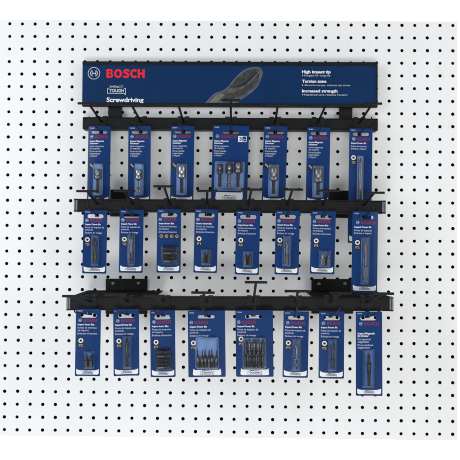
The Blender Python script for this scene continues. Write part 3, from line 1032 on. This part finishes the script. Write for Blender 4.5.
V = 'v'
ns = nut_setter; pw = power_bit; ib_ = insert_bit; lb = long_bit; bh = bit_holder
NB = dict(txt='nut', box=(0.9, 37.0), tv=15.8, lp=2.3, bw=12.6, bu0=7.2, bv=12.2, slot=(4.2, 7.6))
CARDS = [
    # ---- top rail
    dict(NB, row=1, tl=(88.6, 126.2), tr=(111.0, 126.7), bl=(87.9, 203.6), kind=V, blister=(6.6, 37.8, 15.4, 69.6), bits=[(ns, 11.2, 67.5, 43.6, dict(sr=.27))],
         label='narrow blue card with dark-shanked nut setter, left end of the top rail', tip=(88.5, 103.4), tw=22, hook='leftmost card of the top rail'),
    dict(NB, row=1, tl=(128.5, 126.0), tr=(151.0, 126.4), bl=(128.7, 203.2), kind=V, blister=(6.8, 37.8, 15.2, 69.6), bits=[(ns, 11.0, 67.5, 44.0, dict(sr=.27, sm=M_BRIGHT, m=M_GREY))],
         label='narrow blue card with shiny slim nut setter, second from left on the top rail', tip=(131.5, 104.8), hook='second card from the left on the top rail'),
    dict(NB, row=1, tl=(171.2, 125.8), tr=(194.5, 126.3), bl=(170.9, 203.0), kind=V, blister=(6.8, 38.2, 16.4, 69.8), bits=[(ns, 11.7, 67.6, 40.2, dict(sr=.33, sm=M_BRIGHT, frac=.45))],
         label='narrow blue card with wide bright socket, just left of the wide three-piece card', tip=(178.3, 104.6), hook='card just left of the wide three-piece card'),
    dict(row=1, tl=(213.0, 124.9), tr=(249.2, 126.2), bl=(211.6, 201.2), kind=V, txt='nut', tv=16.4, lp=2.25, bw=15.5, bu0=8.2, bv=12.6, slot=(5.0, 8.2), count=(25.6, 10.2),
         blister=(3.4, 36.5, 32.4, 65.5), br=.16, lv=65.8,
         bits=[(ns, 8.2, 62.0, 39.5, dict(sr=.26)), (ns, 17.6, 62.5, 39.0, dict(sr=.30, sm=M_BRIGHT, m=M_BRIGHT)), (ns, 26.6, 62.0, 37.6, dict(sr=.34))], bh=.45,
         label='wide blue card holding three nut setters, middle of the top rail', tip=(230.6, 100.2), tw=19.5, reach=3.4, hook='wide three-piece nut setter card'),
    dict(NB, row=1, tl=(264.0, 125.8), tr=(287.6, 126.9), bl=(262.8, 203.6), kind=V, blister=(6.6, 38.6, 15.8, 70.4), bits=[(ns, 11.3, 68.0, 41.0, dict(sr=.31, frac=.5, sm=M_GREY))],
         label='narrow blue nut setter card just right of the wide three-piece card', tip=(277.8, 104.8), hook='card just right of the wide three-piece card'),
    dict(NB, row=1, tl=(307.1, 127.2), tr=(330.3, 127.9), bl=(306.5, 204.4), kind=V, blister=(6.8, 38.4, 16.4, 70.4), bits=[(ns, 11.6, 68.0, 41.0, dict(sr=.34, frac=.52, sm=M_GREY))],
         label='narrow blue card with thick grey nut setter, second from right on the top rail', tip=(325.8, 105.2), hook='second card from the right on the top rail'),
    dict(row=1, tl=(349.3, 128.2), tr=(372.5, 128.7), bl=(348.6, 242.8), kind=V, txt='long', tv=15.6, bw=12.8, bu0=8.0, bv=12.2, slot=(4.2, 7.4), star=(4.6, 29.4, 'T25'), lp=2.5,
         blister=(8.8, 27.4, 14.2, 106.0), bits=[(lb, 11.5, 104.5, 29.2, dict(m=M_GREY, r=.15))], lv=107.2,
         label='very long blue card with one long grey bit, right end of the top rail', tip=(372.4, 103.6), tw=19.5, hook='longest card, at the right end of the top rail'),
    # ---- middle rail
    dict(row=2, tl=(83.8, 209.9), tr=(107.5, 210.5), bl=(83.0, 273.2), kind=V, txt='bit', star=(4.3, 29.6, 'T20'), blister=(8.4, 25.0, 15.2, 55.2),
         bits=[(pw, 11.8, 53.8, 27.2, dict())], label='blue single bit card hanging at the left end of the middle rail', tip=(87.2, 191.2), tw=22, hook='leftmost card of the middle rail'),
    dict(row=2, tl=(119.9, 209.6), tr=(143.7, 210.0), bl=(119.1, 272.5), kind=V, txt='bit', star=(5.2, 29.6, 'T25'), blister=(9.0, 24.4, 15.4, 55.0),
         bits=[(pw, 12.2, 53.8, 24.8, dict(tipm=M_GREY))], label='blue single bit card with dark slot in front of the left middle bracket', tip=(124.6, 191.0), hook='second card from the left on the middle rail'),
    dict(row=2, tl=(157.3, 209.1), tr=(181.2, 209.5), bl=(156.9, 272.5), kind='h', txt='insert', four=24.6, blister=(5.4, 36.6, 22.0, 54.0), win=M_CARD, bits=(7.2, 20.8, 38.0, 53.4, 4), tv=15.0,
         label='blue card with a row of four icons and four bits stacked sideways', tip=(164.0, 186.4), hook='card with the row of four icons'),
    dict(row=2, tl=(194.9, 209.1), tr=(218.4, 209.7), bl=(193.5, 272.5), kind=V, txt='insert', star=(4.9, 29.6, 'P1'), blister=(8.0, 40.0, 17.0, 55.0),
         bits=[(ib_, 10.6, 53.6, 42.4, dict()), (ib_, 14.6, 53.8, 41.6, dict())], label='blue card with two short bits, right of the four-icon card on the middle rail', tip=(207.2, 191.0), tw=20.5,
         hook='card right of the four-icon card'),
    dict(row=2, tl=(236.4, 210.5), tr=(260.4, 211.4), bl=(235.5, 274.3), kind=V, txt='insert', star=(5.2, 29.4, 'R2'), blister=(8.2, 40.4, 17.2, 55.4),
         bits=[(ib_, 10.8, 54.0, 43.2, dict()), (ib_, 14.8, 54.0, 42.4, dict())], label='blue card with two short dark bits, fifth from left on the middle rail', tip=(251.4, 189.6), hook='fifth card from the left on the middle rail'),
    dict(row=2, tl=(275.9, 210.3), tr=(299.9, 211.2), bl=(275.4, 274.2), kind=V, txt='bit', star=(4.6, 29.6, 'P2'), blister=(8.0, 25.0, 15.6, 55.0),
         bits=[(pw, 11.8, 53.6, 26.6, dict(r=.16, tipm=M_GREY, m=M_GREY))], label='blue card with one shiny long bit, third from right on the middle rail', tip=(292.4, 189.6), hook='third card from the right on the middle rail'),
    dict(row=2, tl=(311.4, 210.9), tr=(335.8, 211.5), bl=(309.7, 273.7), kind=V, txt='insert', star=(5.6, 29.8, 'P3'), blister=(9.2, 39.6, 20.2, 55.4),
         bits=[(ib_, 12.6, 54.0, 42.0, dict(m=M_BRIGHT, r=.18)), (ib_, 17.6, 54.0, 41.2, dict(m=M_GREY, r=.16))], label='tilted blue card with two bright stubby bits, second from right on the middle rail', tip=(329.4, 190.6),
         hook='second card from the right on the middle rail'),
    dict(row=2, tl=(352.4, 211.2), tr=(378.1, 212.0), bl=(352.6, 291.9), kind=V, txt='long', star=(5.2, 31.0, 'P2'), blister=(9.2, 25.4, 16.6, 72.4), slot=(4.0, 7.6), bv=12.6, bu0=8.4, bw=14.2, tv=16.4, lp=2.7, ts=1.6,
         bits=[(pw, 12.9, 70.8, 26.4, dict(r=.15, m=M_GREY))], label='long blue card with one long bit, right end of the middle rail', tip=(374.4, 192.7), tw=20.5, hook='long card at the right end of the middle rail'),
    # ---- bottom rail
    dict(row=3, tl=(76.2, 308.7), tr=(101.0, 309.2), bl=(75.4, 376.0), kind=V, txt='insert', star=(5.2, 31.6, 'P2'), blister=(8.8, 42.8, 18.4, 59.0), slot=(4.6, 8.8), bv=13.0, bu0=7.6, bw=13.2, tv=16.4, lp=2.6, ts=1.55,
         bits=[(ib_, 11.6, 57.6, 45.4, dict(tilt=-3)), (ib_, 15.8, 57.6, 45.0, dict(tilt=3))], label='blue card with two short bits, left end of the bottom rail', tip=(73.6, 296.2), tw=23, hook='leftmost card of the bottom rail', reach=3.5),
    dict(row=3, tl=(113.4, 309.1), tr=(138.9, 309.3), bl=(115.0, 375.7), kind=V, txt='bit', star=(5.4, 31.6, 'P2'), blister=(9.6, 27.0, 17.4, 58.6), slot=(4.6, 8.8), bv=13.0, bu0=7.8, bw=13.4, tv=16.4, lp=2.6, ts=1.55,
         bits=[(pw, 13.4, 57.0, 28.4, dict())], label='blue single bit card below the left square bracket plate of the bottom rail', tip=(115.2, 294.6), hook='second card from the left on the bottom rail', tw=23),
    dict(row=3, tl=(150.1, 310.3), tr=(175.0, 310.4), bl=(151.7, 376.8), kind='h', txt='insert', star=(5.8, 31.4, 'P3'), blister=(5.6, 38.0, 21.0, 58.2), win=M_CARD, slot=(4.6, 8.8), bv=13.0, bu0=7.4, bw=13.4, tv=16.4, lp=2.6, ts=1.55,
         bits=(7.0, 19.8, 39.2, 57.6, 5), label='blue card with five dark bits stacked sideways, third from left on the bottom rail', tip=(154.0, 295.9), hook='third card from the left on the bottom rail', tw=22),
    dict(row=3, tl=(187.8, 310.7), tr=(225.0, 310.6), bl=(189.0, 377.0), kind=V, txt='bit', star=(5.2, 32.0, 'P2'), blister=(7.8, 27.0, 29.8, 57.4), br=.14, slot=(4.6, 7.8), sw=17, sdx=-.4, bv=13.2, bu0=6.8, bw=13.4, tv=16.8, lp=2.55, ts=1.6, lv=57.6,
         bits=[(slim_bit, 10.2 + 3.45 * i, 56.0, 38.6 + (i % 2) * .8, dict(r=.135, tilt=(-3, 2, -1, 2, -2, 3)[i])) for i in range(6)], bh=.42,
         label='wide blue card with pale window and six bits at its bottom, on the bottom rail', tip=(203.0, 292.6), tw=23.5, hook='wide card with the pale blue window'),
    dict(row=3, tl=(235.4, 310.3), tr=(272.8, 309.9), bl=(236.0, 376.8), kind=V, txt='bit', star=(5.4, 28.6, 'P2'), blister=(7.2, 27.6, 29.8, 57.2), br=.14, slot=(4.8, 8.2), sw=17, sdx=-.6, bv=13.4, bu0=6.6, bw=13.4, tv=16.8, lp=2.55, ts=1.6, lv=57.6, win=M_PALE,
         bits=[(pw, 9.8 + 4.2 * i, 43.6, 29.2, dict(r=.145, tilt=(2, -2, 1, -1, 2)[i], tipm=M_STEEL if i in (0, 4) else M_GREY)) for i in range(5)] +
              [(pw, 9.8 + 4.2 * i, 56.2, 43.2, dict(r=.145, tilt=(-2, 1, -1, 2, -1)[i])) for i in range(5)], bh=.42,
         label='wide blue card crammed with two rows of dark bits, on the bottom rail', tip=(256.0, 282.3), tw=22.5, hook='wide card crammed with two rows of bits'),
    dict(row=3, tl=(283.6, 310.9), tr=(308.9, 311.3), bl=(282.2, 377.2), kind=V, txt='bit', star=(5.2, 31.6, 'P1'), blister=(9.4, 27.0, 17.4, 58.4), slot=(4.8, 8.4), bv=13.2, bu0=7.6, bw=13.4, tv=16.6, lp=2.6, ts=1.55,
         bits=[(pw, 13.4, 56.8, 28.6, dict(m=M_GREY))], label='blue single bit card just right of the two wide cards on the bottom rail', tip=(297.8, 291.2), tw=24, hook='card just right of the two wide cards'),
    dict(row=3, tl=(319.0, 311.1), tr=(344.3, 311.7), bl=(319.3, 378.0), kind=V, txt='bit', star=(5.4, 31.6, 'P2'), blister=(9.4, 27.4, 17.2, 58.4), slot=(4.6, 8.6), bv=13.2, bu0=7.6, bw=13.4, tv=16.6, lp=2.6, ts=1.55,
         bits=[(pw, 13.3, 56.8, 28.8, dict(r=.14))], label='blue single bit card second from right on the bottom rail', tip=(340.6, 293.0), hook='second card from the right on the bottom rail'),
    dict(row=3, tl=(355.6, 311.5), tr=(382.0, 311.7), bl=(356.1, 395.6), kind=V, txt='hold', blister=(7.6, 38.0, 18.4, 75.0), slot=(4.8, 8.8), bv=13.6, bu0=8.4, bw=14.6, tv=22.6, lp=2.55, ts=1.75, sdx=-.4,
         bits=[(bh, 12.6, 73.2, 41.0, dict())], label='long blue card with a dark bit holder, right end of the bottom rail', tip=(383.0, 293.6), tw=22, hook='long card at the right end of the bottom rail'),
]
for c in CARDS:
    c['hook_label'] = 'black T-ended hook carrying the ' + c['hook']
    seat = make_pack(c)
    make_hook(c, seat)
bpy.context.view_layer.update()
